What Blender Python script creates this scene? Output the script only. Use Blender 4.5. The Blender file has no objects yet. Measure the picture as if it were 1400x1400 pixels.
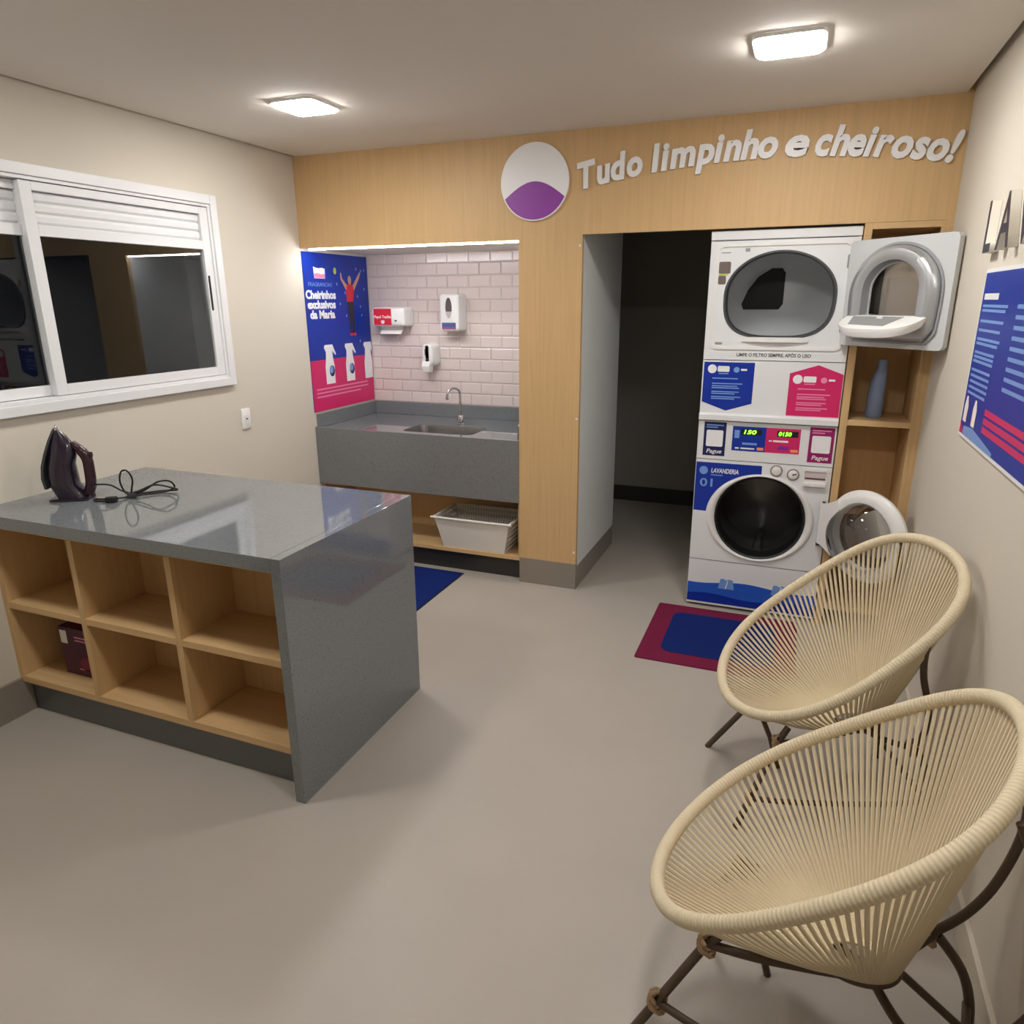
import bpy, bmesh, math, random
from mathutils import Vector, Matrix
random.seed(7)
S = bpy.context.scene
C = S.collection
PI = math.pi

# ------------------------------------------------------------------ camera
cam_d = bpy.data.cameras.new('camera'); cam = bpy.data.objects.new('camera', cam_d); C.objects.link(cam)
YAW, PIT, ROL, FPX = .3816, -.2909, -.006, 962.823
fw = Vector((-math.sin(YAW)*math.cos(PIT), math.cos(YAW)*math.cos(PIT), math.sin(PIT)))
r0 = Vector((math.cos(YAW), math.sin(YAW), 0)); u0 = r0.cross(fw)
r2 = r0*math.cos(ROL)+u0*math.sin(ROL); u2 = u0*math.cos(ROL)-r0*math.sin(ROL)
cam.matrix_world = Matrix.Translation((2.9944, -3.8968, 1.7143)) @ Matrix((r2, u2, -fw)).transposed().to_4x4()
cam_d.sensor_width = 36; cam_d.sensor_fit = 'HORIZONTAL'; cam_d.lens = FPX/1400*36; cam_d.clip_start = .02
S.camera = cam

# ------------------------------------------------------------------ world (night outside) and exposure
wd = bpy.data.worlds.new('night'); S.world = wd; wd.use_nodes = True
wd.node_tree.nodes['Background'].inputs[0].default_value = (.0006, .0006, .0008, 1)
wd.node_tree.nodes['Background'].inputs[1].default_value = 1
S.view_settings.view_transform = 'Standard'; S.view_settings.look = 'None'
S.view_settings.gamma = 1; S.view_settings.use_curve_mapping = False
S.view_settings.exposure = 2.52
LAMP = 17.0         # ceiling lamp diffuser radiance
LED = 11.0           # niche strip radiance

W, H, YR = 3.578, 2.563, -4.9     # room width, height, rear wall

# ------------------------------------------------------------------ materials
MATS = {}
def lin(c):
    return tuple(((v/255)/12.92 if v/255 <= .04045 else ((v/255+.055)/1.055)**2.4) for v in c)
def mat(name, col, rough=.5, metal=0, spec=.5, noise=None, bump=None, emit=None, coat=0):
    """col: 0-255 sRGB tuple; noise=(scale xyz, amount, detail); bump=(scale, strength)"""
    if name in MATS: return MATS[name]
    m = bpy.data.materials.new(name); m.use_nodes = True
    nt = m.node_tree; b = nt.nodes['Principled BSDF']
    c = lin(col)
    b.inputs['Base Color'].default_value = (*c, 1); b.inputs['Roughness'].default_value = rough
    b.inputs['Metallic'].default_value = metal; b.inputs['Specular IOR Level'].default_value = spec
    b.inputs['Coat Weight'].default_value = coat; b.inputs['Coat Roughness'].default_value = .05
    if emit:
        b.inputs['Emission Color'].default_value = (*emit[0], 1); b.inputs['Emission Strength'].default_value = emit[1]
    if noise or bump:
        tc = nt.nodes.new('ShaderNodeTexCoord')
    if noise:
        mp = nt.nodes.new('ShaderNodeMapping'); mp.inputs['Scale'].default_value = noise[0]
        nt.links.new(tc.outputs['Object'], mp.inputs['Vector'])
        n = nt.nodes.new('ShaderNodeTexNoise'); n.inputs['Scale'].default_value = 1; n.inputs['Detail'].default_value = noise[2]
        nt.links.new(mp.outputs['Vector'], n.inputs['Vector'])
        r = nt.nodes.new('ShaderNodeValToRGB'); a = noise[1]
        r.color_ramp.elements[0].position = .3; r.color_ramp.elements[1].position = .7
        r.color_ramp.elements[0].color = (*[v*(1-a) for v in c], 1)
        r.color_ramp.elements[1].color = (*[min(1, v*(1+a)) for v in c], 1)
        nt.links.new(n.outputs['Fac'], r.inputs['Fac']); nt.links.new(r.outputs['Color'], b.inputs['Base Color'])
    if bump:
        n2 = nt.nodes.new('ShaderNodeTexNoise'); n2.inputs['Scale'].default_value = bump[0]; n2.inputs['Detail'].default_value = 3
        nt.links.new(tc.outputs['Object'], n2.inputs['Vector'])
        bp = nt.nodes.new('ShaderNodeBump'); bp.inputs['Strength'].default_value = bump[1]; bp.inputs['Distance'].default_value = .01
        nt.links.new(n2.outputs['Fac'], bp.inputs['Height']); nt.links.new(bp.outputs['Normal'], b.inputs['Normal'])
    MATS[name] = m
    return m

def granite(name, col, rough, speck=.5):
    m = mat(name, col, rough, spec=1.0)
    nt = m.node_tree; b = nt.nodes['Principled BSDF']; c = lin(col)
    tc = nt.nodes.new('ShaderNodeTexCoord')
    n = nt.nodes.new('ShaderNodeTexNoise'); n.inputs['Scale'].default_value = 130; n.inputs['Detail'].default_value = 3
    nt.links.new(tc.outputs['Object'], n.inputs['Vector'])
    r = nt.nodes.new('ShaderNodeValToRGB'); e = r.color_ramp.elements
    e[0].position = .24; e[0].color = (*[v*.55 for v in c], 1)
    e[1].position = .40; e[1].color = (*c, 1)
    e2 = e.new(.66); e2.color = (*[v*1.06 for v in c], 1)
    e3 = e.new(.75); e3.color = (*[min(1, v*(1+speck*1.6)) for v in c], 1)
    nt.links.new(n.outputs['Fac'], r.inputs['Fac']); nt.links.new(r.outputs['Color'], b.inputs['Base Color'])
    return m

def glassy(name, tint=(1, 1, 1), ior=1.5, rough=0.0, minrefl=0.0):
    m = bpy.data.materials.new(name); m.use_nodes = True; nt = m.node_tree; nt.nodes.clear()
    o = nt.nodes.new('ShaderNodeOutputMaterial'); mx = nt.nodes.new('ShaderNodeMixShader')
    t = nt.nodes.new('ShaderNodeBsdfTransparent'); t.inputs[0].default_value = (*tint, 1)
    g = nt.nodes.new('ShaderNodeBsdfGlossy'); g.inputs['Roughness'].default_value = rough
    f = nt.nodes.new('ShaderNodeFresnel'); f.inputs['IOR'].default_value = ior
    nt.links.new(f.outputs[0], mx.inputs[0]); nt.links.new(t.outputs[0], mx.inputs[1]); nt.links.new(g.outputs[0], mx.inputs[2])
    nt.links.new(mx.outputs[0], o.inputs[0]); MATS[name] = m
    return m

M = dict(
    wall=mat('warm_beige_paint', (214, 206, 192), .75, spec=.25, bump=(220, .02)),
    ceil=mat('ceiling_paint', (226, 219, 210), .85, spec=.2),
    floor=mat('greige_floor', (174, 166, 156), .42, spec=.4, noise=((2.2, 2.2, 2.2), .035, 6), bump=(160, .015)),
    wood=mat('oak_laminate_upright', (207, 172, 124), .5, spec=.35, noise=((60, 60, 2.2), .06, 5)),
    woodh=mat('oak_laminate_level', (210, 175, 127), .5, spec=.35, noise=((2.2, 50, 60), .06, 5)),
    gran=granite('grey_granite_polished', (116, 120, 123), .045, .3),
    grand=granite('grey_granite_honed', (88, 90, 91), .3),
    base=mat('greige_baseboard', (140, 132, 122), .4),
    charcoal=mat('charcoal_paint', (150, 147, 140), .8, spec=.2),
    greywall=mat('pale_grey_panel', (226, 228, 226), .55, bump=(90, .05)),
    alum=mat('white_aluminium', (232, 232, 234), .3, spec=.5),
    tile=mat('blush_white_tile', (222, 208, 204), .16, spec=.5),
    grout=mat('tile_grout', (204, 192, 188), .8),
    white=mat('white_enamel', (232, 233, 235), .28, spec=.5),
    plastic=mat('white_plastic', (235, 234, 232), .35, spec=.5),
    whitep=mat('white_print', (240, 240, 242), .45),
    grey=mat('grey_plastic', (150, 152, 154), .4),
    dgrey=mat('dark_grey_plastic', (60, 60, 62), .45),
    black=mat('black_rubber', (18, 18, 19), .5),
    steel=mat('brushed_steel', (190, 190, 188), .25, metal=1),
    galv=mat('galvanised_drum', (224, 226, 228), .34, metal=.15),
    chrome=mat('chrome', (215, 215, 218), .06, metal=1),
    drum=mat('dark_steel_drum', (104, 102, 102), .28, metal=.6),
    blue=mat('royal_blue_print', (0, 46, 158), .4),
    blue2=mat('mid_blue_print', (40, 92, 200), .4),
    lblue=mat('light_blue_print', (120, 160, 222), .4),
    navy=mat('navy_print', (22, 26, 84), .4),
    pink=mat('magenta_print', (214, 34, 104), .4),
    lpink=mat('pale_pink_print', (240, 140, 180), .4),
    red=mat('red_print', (222, 36, 60), .4),
    orange=mat('orange_print', (244, 150, 90), .45),
    purple=mat('purple_print', (138, 44, 158), .4),
    skin=mat('printed_skin_tone', (214, 160, 130), .5),
    green=mat('green_display', (20, 60, 20), .4, emit=((.18, 1, .02), 1.1)),
    lime=mat('lime_print', (190, 200, 60), .5),
    matblue=mat('blue_mat_pile', (22, 40, 104), .95, spec=.1, bump=(400, .3)),
    matred=mat('maroon_mat_pile', (116, 34, 64), .95, spec=.1, bump=(400, .3)),
    frame=mat('dark_brown_metal', (84, 68, 54), .45, spec=.4),
    cream=mat('cream_cord', (216, 201, 171), .7, spec=.25),
    knot=mat('beige_binding', (176, 148, 116), .7, bump=(300, .4)),
    iron=mat('dark_plum_plastic', (36, 26, 42), .22, coat=.4),
    iron2=mat('burgundy_plastic', (48, 20, 30), .25, coat=.3),
    plumbox=mat('plum_carton', (74, 16, 52), .4),
    bottle=mat('blue_grey_bottle', (142, 160, 196), .35),
    basket=mat('basket_plastic', (226, 222, 214), .4),
    ink=mat('dark_ink', (84, 74, 78), .6),
    sidecream=mat('letter_cream_edge', (232, 226, 214), .6),
    lettersface=mat('letter_dark_face', (26, 24, 52), .4),
    paper=mat('paper_white', (240, 238, 234), .7),
    carton=mat('pale_carton', (246, 234, 220), .7),
    mesh=mat('lint_mesh', (150, 150, 150), .6),
)
M['pane'] = glassy('window_glass', (.9, .93, .93), 1.36)
M['smoked'] = glassy('smoked_outer_glass', (.30, .25, .22), 1.5)
M['door_glass'] = glassy('door_bowl_glass', (.93, .94, .95), 1.55)
M['lamp'] = mat('lamp_diffuser', (255, 255, 255), .5, emit=((1.0, .985, .955), LAMP))
M['led'] = mat('led_diffuser', (255, 255, 255), .5, emit=((.97, .97, 1.0), LED))

# cord wrapping: fine ribs that run round the rim tube
def rib_mat(name, src_col, per_unit):
    m = mat(name, src_col, .7, spec=.25); nt = m.node_tree; b = nt.nodes['Principled BSDF']
    uv = nt.nodes.new('ShaderNodeTexCoord'); w = nt.nodes.new('ShaderNodeTexWave')
    w.inputs['Scale'].default_value = per_unit; w.bands_direction = 'X'; w.inputs['Distortion'].default_value = .3
    nt.links.new(uv.outputs['UV'], w.inputs['Vector'])
    bp = nt.nodes.new('ShaderNodeBump'); bp.inputs['Strength'].default_value = .35; bp.inputs['Distance'].default_value = .004
    nt.links.new(w.outputs['Fac'], bp.inputs['Height']); nt.links.new(bp.outputs['Normal'], b.inputs['Normal'])
    return m
M['rib'] = rib_mat('cream_wrapped_cord', (216, 201, 171), 34)

# ------------------------------------------------------------------ mesh helpers
def link(o): C.objects.link(o); return o
def to_mesh(bm, name, smooth=False):
    bmesh.ops.recalc_face_normals(bm, faces=bm.faces)
    me = bpy.data.meshes.new(name); bm.to_mesh(me); bm.free()
    if smooth:
        me.polygons.foreach_set('use_smooth', [True]*len(me.polygons))
        try: me.set_sharp_from_angle(angle=math.radians(40))
        except Exception: pass
    return me
def world_org(o):
    v = Vector((0, 0, 0))
    while o: v += o.location; o = o.parent
    return v
def obj(name, me, m=None, parent=None, local=False, **kw):
    """local=False: mesh verts are in world metres and are shifted to the (unrotated) parent; True: already in the thing's own frame"""
    o = bpy.data.objects.new(name, me); link(o)
    if m: me.materials.append(m) if not me.materials else None
    if parent:
        if not local: me.transform(Matrix.Translation(-world_org(parent)))
        o.parent = parent
    tag(o, **kw)
    return o
def tag(o, label=None, cat=None, group=None, kind=None):
    if label: o['label'] = label
    if cat: o['category'] = cat
    if group: o['group'] = group
    if kind: o['kind'] = kind
    return o
def thing(name, label, cat, loc, rz=0, group=None):
    o = bpy.data.objects.new(name, None); link(o); o.empty_display_size = .05
    o.location = loc; o.rotation_euler = (0, 0, rz)
    return tag(o, label, cat, group)
def struct(name, me, m): return obj(name, me, m, kind='structure')

def add_box(bm, x0, x1, y0, y1, z0, z1, bev=0, seg=2):
    r = bmesh.ops.create_cube(bm, size=1)
    vs = r['verts']
    for v in vs:
        v.co = Vector((x0+(v.co.x+.5)*(x1-x0), y0+(v.co.y+.5)*(y1-y0), z0+(v.co.z+.5)*(z1-z0)))
    if bev:
        es = list({e for v in vs for e in v.link_edges})
        bmesh.ops.bevel(bm, geom=es, offset=bev, segments=seg, affect='EDGES', profile=.5)
    return bm
def box(x0, x1, y0, y1, z0, z1, bev=.002, seg=2, smooth=False):
    bm = bmesh.new(); add_box(bm, x0, x1, y0, y1, z0, z1, bev, seg); return to_mesh(bm, 'box', smooth)
def boxes(L, bev=0):
    bm = bmesh.new()
    for b in L: add_box(bm, *b, bev)
    return to_mesh(bm, 'boxes')
def catmull(pts, n=8, closed=False):
    P = [Vector(p) for p in pts]; out = []; N = len(P)
    rng = range(N) if closed else range(N-1)
    for i in rng:
        if closed: a, b, c, d = P[i-1], P[i], P[(i+1) % N], P[(i+2) % N]
        else: a, b, c, d = P[max(i-1, 0)], P[i], P[i+1], P[min(i+2, N-1)]
        for k in range(n):
            t = k/n
            out.append(.5*((2*b)+(c-a)*t+(2*a-5*b+4*c-d)*t*t+(3*b-a-3*c+d)*t**3))
    if not closed: out.append(P[-1])
    return out
def tube_bm(bm, pts, rad, sides=8, closed=False, cap=True):
    P = [Vector(p) for p in pts]; N = len(P)
    uvl = bm.loops.layers.uv.verify()
    rads = rad if hasattr(rad, '__len__') else [rad]*N
    rings = []; up = None; acc = 0; L = []
    for i in range(N):
        if closed: t = (P[(i+1) % N]-P[i-1])
        else: t = P[min(i+1, N-1)]-P[max(i-1, 0)]
        t.normalize()
        if up is None:
            up = Vector((0, 0, 1)) if abs(t.z) < .9 else Vector((1, 0, 0))
        s = t.cross(up)
        if s.length < 1e-5: s = t.orthogonal()
        s.normalize(); up = s.cross(t).normalized()
        rings.append([bm.verts.new(P[i]+rads[i]*(math.cos(a)*s+math.sin(a)*up)) for a in [2*PI*k/sides for k in range(sides)]])
        if i: acc += (P[i]-P[i-1]).length
        L.append(acc)
    tot = range(N) if closed else range(N-1)
    for i in tot:
        j = (i+1) % N
        # closed tube: pick the twist that lines the last ring up with the first one
        off = 0
        if closed and j == 0:
            off = min(range(sides), key=lambda q: sum((rings[i][k].co-rings[0][(k+q) % sides].co).length for k in range(sides)))
        for k in range(sides):
            k2 = (k+1) % sides
            f = bm.faces.new((rings[i][k], rings[i][k2], rings[j][(k2+off) % sides], rings[j][(k+off) % sides]))
            l1 = L[i]; l2 = L[j] if j else L[i]+(P[0]-P[i]).length
            for lp, uv in zip(f.loops, ((l1, k/sides), (l1, (k+1)/sides), (l2, (k+1)/sides), (l2, k/sides))): lp[uvl].uv = uv
    if cap and not closed:
        bm.faces.new(rings[0][::-1]); bm.faces.new(rings[-1])
def tube(pts, rad, sides=8, closed=False):
    bm = bmesh.new(); tube_bm(bm, pts, rad, sides, closed); return to_mesh(bm, 'tube', True)
def lathe(prof, axis='Z', n=40, cen=(0, 0, 0), cap=True):
    """prof: list of (r, h) along the axis"""
    bm = bmesh.new(); rings = []
    for r, h in prof:
        ring = []
        for k in range(n):
            a = 2*PI*k/n; c, s = r*math.cos(a), r*math.sin(a)
            p = {'Z': (c, s, h), 'Y': (c, h, s), 'X': (h, c, s)}[axis]
            ring.append(bm.verts.new(Vector(p)+Vector(cen)))
        rings.append(ring)
    for a, b in zip(rings, rings[1:]):
        for k in range(n): bm.faces.new((a[k], a[(k+1) % n], b[(k+1) % n], b[k]))
    for rg, (r, h) in ((rings[0], prof[0]), (rings[-1], prof[-1])):
        if cap and r > 1e-6 and prof[0] != prof[-1]:
            bm.faces.new(rg)
    if prof[0] == prof[-1]: bmesh.ops.remove_doubles(bm, verts=bm.verts, dist=1e-6)
    bmesh.ops.remove_doubles(bm, verts=bm.verts, dist=1e-7)
    return to_mesh(bm, 'lathe', True)
class Fr:
    """a flat drawing frame: origin, right, up; normal = right x up"""
    def __init__(s, o, x, y): s.o, s.x, s.y = Vector(o), Vector(x), Vector(y); s.n = s.x.cross(s.y)
    def p(s, u, v, w=0): return s.o+s.x*u+s.y*v+s.n*w
    def mat(s): return Matrix((s.x, s.y, s.n)).transposed().to_4x4()
def prism(fr, poly, w0, w1):
    bm = bmesh.new()
    a = [bm.verts.new(fr.p(u, v, w0)) for u, v in poly]; b = [bm.verts.new(fr.p(u, v, w1)) for u, v in poly]
    bm.faces.new(a[::-1]); bm.faces.new(b)
    for i in range(len(poly)):
        j = (i+1) % len(poly); bm.faces.new((a[i], a[j], b[j], b[i]))
    return to_mesh(bm, 'prism')
def prisms(fr, polys, w0, w1):
    bm = bmesh.new()
    for poly in polys:
        a = [bm.verts.new(fr.p(u, v, w0)) for u, v in poly]; b = [bm.verts.new(fr.p(u, v, w1)) for u, v in poly]
        bm.faces.new(a[::-1]); bm.faces.new(b)
        for i in range(len(poly)):
            j = (i+1) % len(poly); bm.faces.new((a[i], a[j], b[j], b[i]))
    return to_mesh(bm, 'prisms')
def rect(u0, u1, v0, v1): return [(u0, v0), (u1, v0), (u1, v1), (u0, v1)]
def rrect(u0, u1, v0, v1, r, n=6):
    out = []
    for cx, cy, a0 in ((u1-r, v1-r, 0), (u0+r, v1-r, 90), (u0+r, v0+r, 180), (u1-r, v0+r, 270)):
        for k in range(n+1):
            a = math.radians(a0+90*k/n); out.append((cx+r*math.cos(a), cy+r*math.sin(a)))
    return out
def circ(u, v, r, n=32, ry=None): return [(u+r*math.cos(2*PI*k/n), v+(ry or r)*math.sin(2*PI*k/n)) for k in range(n)]
def resample(poly, cen, n=96):
    """points of a star-shaped outline at n even angles round cen"""
    out = []
    for k in range(n):
        a = 2*PI*k/n+.0001; d = (math.cos(a), math.sin(a)); best = None
        for i in range(len(poly)):
            (x1, y1), (x2, y2) = poly[i-1], poly[i]
            x1 -= cen[0]; x2 -= cen[0]; y1 -= cen[1]; y2 -= cen[1]
            ex, ey = x2-x1, y2-y1; den = d[0]*ey-d[1]*ex
            if abs(den) < 1e-12: continue
            t = (x1*ey-y1*ex)/den; q = (x1*d[1]-y1*d[0])/den
            if t > 0 and -1e-6 <= q <= 1+1e-6 and (best is None or t > best): best = t
        out.append((cen[0]+d[0]*best, cen[1]+d[1]*best))
    return out
def holed(fr, outer, inner, cen, w0, w1, n=96):
    """plate with one hole; outer corners are kept by adding them to the sampled ring"""
    A = resample(outer, cen, n); B = resample(inner, cen, n)
    for (x, y) in outer:      # snap nearest sample onto sharp outer corners
        k = min(range(n), key=lambda i: (A[i][0]-x)**2+(A[i][1]-y)**2)
        if len(outer) <= 8: A[k] = (x, y)
    bm = bmesh.new(); R = []
    for ring in (A, B):
        for w in (w0, w1): R.append([bm.verts.new(fr.p(u, v, w)) for u, v in ring])
    a0, a1, b0, b1 = R
    for k in range(n):
        j = (k+1) % n
        for p, q in ((a0, a1), (a1, b1), (b1, b0), (b0, a0)):
            bm.faces.new((p[k], p[j], q[j], q[k]))
    return to_mesh(bm, 'holed')
def loft(sections, cap=True, smooth=True):
    bm = bmesh.new(); R = [[bm.verts.new(p) for p in s] for s in sections]
    for a, b in zip(R, R[1:]):
        for k in range(len(a)):
            j = (k+1) % len(a); bm.faces.new((a[k], a[j], b[j], b[k]))
    if cap: bm.faces.new(R[0][::-1]); bm.faces.new(R[-1])
    return to_mesh(bm, 'loft', smooth)
def text_raw(body, size, extrude=0, offset=0, shear=0, align='LEFT'):
    cu = bpy.data.curves.new('txt', 'FONT'); cu.body = body; cu.size = size; cu.extrude = extrude; cu.offset = offset
    cu.shear = shear; cu.align_x = align; cu.resolution_u = 3
    o = bpy.data.objects.new('txt', cu); link(o)
    dg = bpy.context.evaluated_depsgraph_get(); dg.update()
    me = bpy.data.meshes.new_from_object(o.evaluated_get(dg))
    bpy.data.objects.remove(o); bpy.data.curves.remove(cu)
    return me
def text_on(fr, u, v, body, size, w=.0015, extrude=.0004, offset=0, shear=0, align='LEFT', fit=None, rot=0):
    me = text_raw(body, size, extrude, offset, shear, align)
    if fit and len(me.vertices):
        xs = [q.co.x for q in me.vertices]; sx = fit/(max(xs)-min(xs)); me.transform(Matrix.Diagonal((sx, 1, 1, 1)))
    if rot: me.transform(Matrix.Rotation(rot, 4, 'Z'))
    me.transform(Matrix.Translation(fr.p(u, v, w+extrude)) @ fr.mat())
    return me
def lines(fr, u0, rows, w0, w1, h):
    """bars standing for lines of print too small to read: rows=(v, length, indent)"""
    return prisms(fr, [rect(u0+i, u0+i+l, v, v+h) for v, l, i in rows], w0, w1)

# ================================================================== THE ROOM
struct('floor', box(-.2, W+.2, YR-.2, 2.3, -.1, 0, 0), M['floor'])
G = .028      # shadow gap round the ceiling
struct('ceiling', boxes([(G, W-G, YR, -.0005, H, H+.05), (-.2, W+.2, YR-.2, .03, H+.09, H+.14)]), M['ceil'])
WY0, WY1, WZ0, WZ1 = -2.78, -.745, 1.305, 2.222      # window hole in the left wall
T = .16
struct('wall_left', boxes([(-T, 0, YR, WY0, 0, H+.1), (-T, 0, WY1, .77, 0, H+.1), (-T, 0, WY0, WY1, 0, WZ0), (-T, 0, WY0, WY1, WZ1, H+.1)]), M['wall'])
struct('wall_right', box(W, W+T, YR, 2.3, 0, H+.1, 0), M['wall'])
struct('wall_rear', box(-T, W+T, YR-.15, YR, 0, H+.1, 0), M['wall'])
X1, X2, X3 = 1.48, 1.848, 3.214
ZN, ZO = 2.04, 2.055
# oak-clad end wall: header, pier between the two openings, stile by the machines, strip along the right wall
wb = struct('wall_back', boxes([(0, W, 0, .03, ZO, H+.06), (0, X1, 0, .03, ZN, ZO), (X1, X2, 0, .03, .165, ZO), (3.55, W, 0, .03, .0, ZO)]), M['wood'])
for z in (2.0, 1.06, .24):
    obj('screw_cap', lathe([(0, -.004), (.006, -.003), (.007, 0)], 'Y', 12, (X2-.012, 0, z)), M['plastic'], wb)
struct('baseboard_back', boxes([(X1, X2, 0, .03, 0, .165), (X2-.02, X2, .03, .93, 0, .145)]), M['base'])
struct('wall_pier', boxes([(X1, X2-.022, .03, .77, 0, 2.45), (X2-.022, X2, .031, .93, .145, 2.4), (X1+.02, X2-.023, .77, .93, 0, 2.4)]), M['greywall'])
# niche over the sink
struct('wall_niche', box(-.02, X1+.02, .756, .80, .0, 2.1, 0), M['grout'])
wn = bpy.data.objects['wall_niche']
struct('ceiling_niche', box(0, X1, .0301, .757, ZN, ZN+.04, 0), M['ceil'])
# wall tiles, each its own piece
TW, TH, GP = .160, .0785, .0032
def tile_mesh(w, h):
    bm = bmesh.new(); d = .005; e = .007
    A = [bm.verts.new((x, 0, z)) for x, z in ((0, 0), (w, 0), (w, h), (0, h))]
    B = [bm.verts.new((x, -d*.45, z)) for x, z in ((0, 0), (w, 0), (w, h), (0, h))]
    e2 = min(e, w*.3)
    D = [bm.verts.new((x, -d, z)) for x, z in ((e2, e), (w-e2, e), (w-e2, h-e), (e2, h-e))]
    for P, Q in ((A, B), (B, D)):
        for k in range(4): bm.faces.new((P[k], P[(k+1) % 4], Q[(k+1) % 4], Q[k]))
    bm.faces.new(D)
    return to_mesh(bm, 'tile')
cache = {}
z = .992; row = 0
while z < ZN-.005:
    h = min(TH, ZN-.001-z); x = -(.5*(TW+GP)) if row % 2 else 0.0
    while x < X1-.004:
        a, b = max(x, .001), min(x+TW, X1-.001)
        if b-a > .012:
            key = (round(b-a, 4), round(h, 4))
            if key not in cache:
                cache[key] = tile_mesh(b-a, h); cache[key].materials.append(M['tile'])
            o = bpy.data.objects.new('tile', cache[key]); link(o); o.parent = wn; o.location = (a, .756-random.random()*.0012, z)
        x += TW+GP
    z += TH+GP; row += 1
# dark service room behind the opening
struct('wall_service', boxes([(1.0, W, 2.15, 2.25, 0, 2.6), (.9, 1.0, .80, 2.25, 0, 2.6), (1.0, X1+.02, .801, .88, 0, 2.6)]), M['charcoal'])
struct('baseboard_service', box(1.0, W, 2.13, 2.149, 0, .13, 0), mat('charcoal_skirting', (46, 44, 42), .6))
struct('ceiling_service', box(.9, W, .0301, 2.25, 2.45, 2.55, 0), M['charcoal'])
struct('baseboard_left', box(0, .014, YR, -2.131, 0, .165, .002), M['base'])
struct('baseboard_right', box(W-.014, W, YR, -.001, 0, .10, .002), mat('pale_skirting', (206, 196, 180), .5))

# ------------------------------------------------------------------ window
win = thing('window_1', 'white aluminium sliding window with dark night panes', 'window', (0, -1.75, 1.27)); tag(win, kind='structure')
del win['category']
oy0, oy1, oz0, oz1 = -2.815, -.705, 1.268, 2.258
def ring_boxes(y0, y1, z0, z1, t, x0, x1):
    return [(x0, x1, y0, y0+t, z0, z1), (x0, x1, y1-t, y1, z0, z1), (x0, x1, y0+t, y1-t, z0, z0+t), (x0, x1, y0+t, y1-t, z1-t, z1)]
obj('frame', boxes(ring_boxes(oy0, oy1, oz0, oz1, .045, .0005, .028), .003), M['alum'], win)
obj('frame_track', boxes(ring_boxes(oy0+.0455, oy1-.0455, oz0+.0455, oz1-.0455, .014, -.06, .018), .001), M['alum'], win)
obj('frame_reveal', boxes([(-T-.02, -.061, WY1-.02, WY1-.0005, WZ0, WZ1)]), mat('reveal_grey', (190, 190, 184), .7), win)
def sash(y0, y1, x0):
    z0, z1 = oz0+.062, oz1-.062
    sh = obj('sash', boxes([(x0, x0+.03, y0, y0+.052, z0, z1), (x0, x0+.03, y1-.052, y1, z0, z1), (x0, x0+.03, y0+.052, y1-.052, z0, z0+.045),
                            (x0, x0+.03, y0+.052, y1-.052, z1-.035, z1), (x0, x0+.03, y0+.052, y1-.052, 1.985, 2.03)], .002), M['alum'], win)
    obj('pane', box(x0+.012, x0+.016, y0+.05, y1-.05, z0+.04, 1.99, 0), M['pane'], sh)
    k = 0; zz = 2.032
    while zz < z1-.04:
        obj('shutter_slat', prism(Fr((x0+.004, y0+.054, zz), (0, 0, 1), (1, 0, 0)), [(0, 0), (.01, .010), (.03, .012), (.042, .004), (.042, -.002), (0, -.002)], 0, (y1-y0-.108)), M['alum'], sh)
        zz += .0425
    return sh
s1 = sash(-1.763, oy1-.058, -.022)
s2 = sash(oy0+.058, -1.705, -.056)
obj('handle', boxes([(.0085, .014, -.808, -.797, 1.675, 1.855)], .003), M['black'], s1)

# ------------------------------------------------------------------ ceiling lamps
def lamp(x, y, label):
    t = thing('ceiling_lamp', label, 'lamp', (x, y, H), group='square ceiling lamps')
    fr = Fr((x, y, H), (1, 0, 0), (0, -1, 0))
    s = .118
    obj('lamp_frame', holed(fr, rrect(-s, s, -s, s, .035), rrect(-s+.006, s-.006, -s+.006, s-.006, .03), (0, 0), 0.0005, .012), M['plastic'], t)
    s -= .0065
    secs = []
    for k, (q, w) in enumerate(((s, .002), (s, .014), (s-.006, .020), (s-.02, .0225))):
        secs.append([fr.p(u, v, w) for u, v in rrect(-q, q, -q, q, .032)])
    obj('diffuser', loft(secs), M['lamp'], t)
lamp(.825, -.95, 'square lit ceiling lamp nearest the window')
lamp(2.855, -.96, 'square lit ceiling lamp in front of the washing machines')
lamp(.825, -2.68, 'square lit ceiling lamp over the front of the island')
lamp(2.855, -2.68, 'square lit ceiling lamp above the nearer woven chair')

# ------------------------------------------------------------------ niche LED strip
t = thing('led_strip', 'thin glowing light strip under the oak header above the sink', 'light strip', (.74, .012, ZN))
obj('diffuser', box(.06, X1-.008, .008, .026, ZN-.012, ZN-.004, .002), M['led'], t)
obj('channel', box(.055, X1-.006, .007, .027, ZN-.004, ZN-.0003, 0), M['alum'], t)

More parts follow.
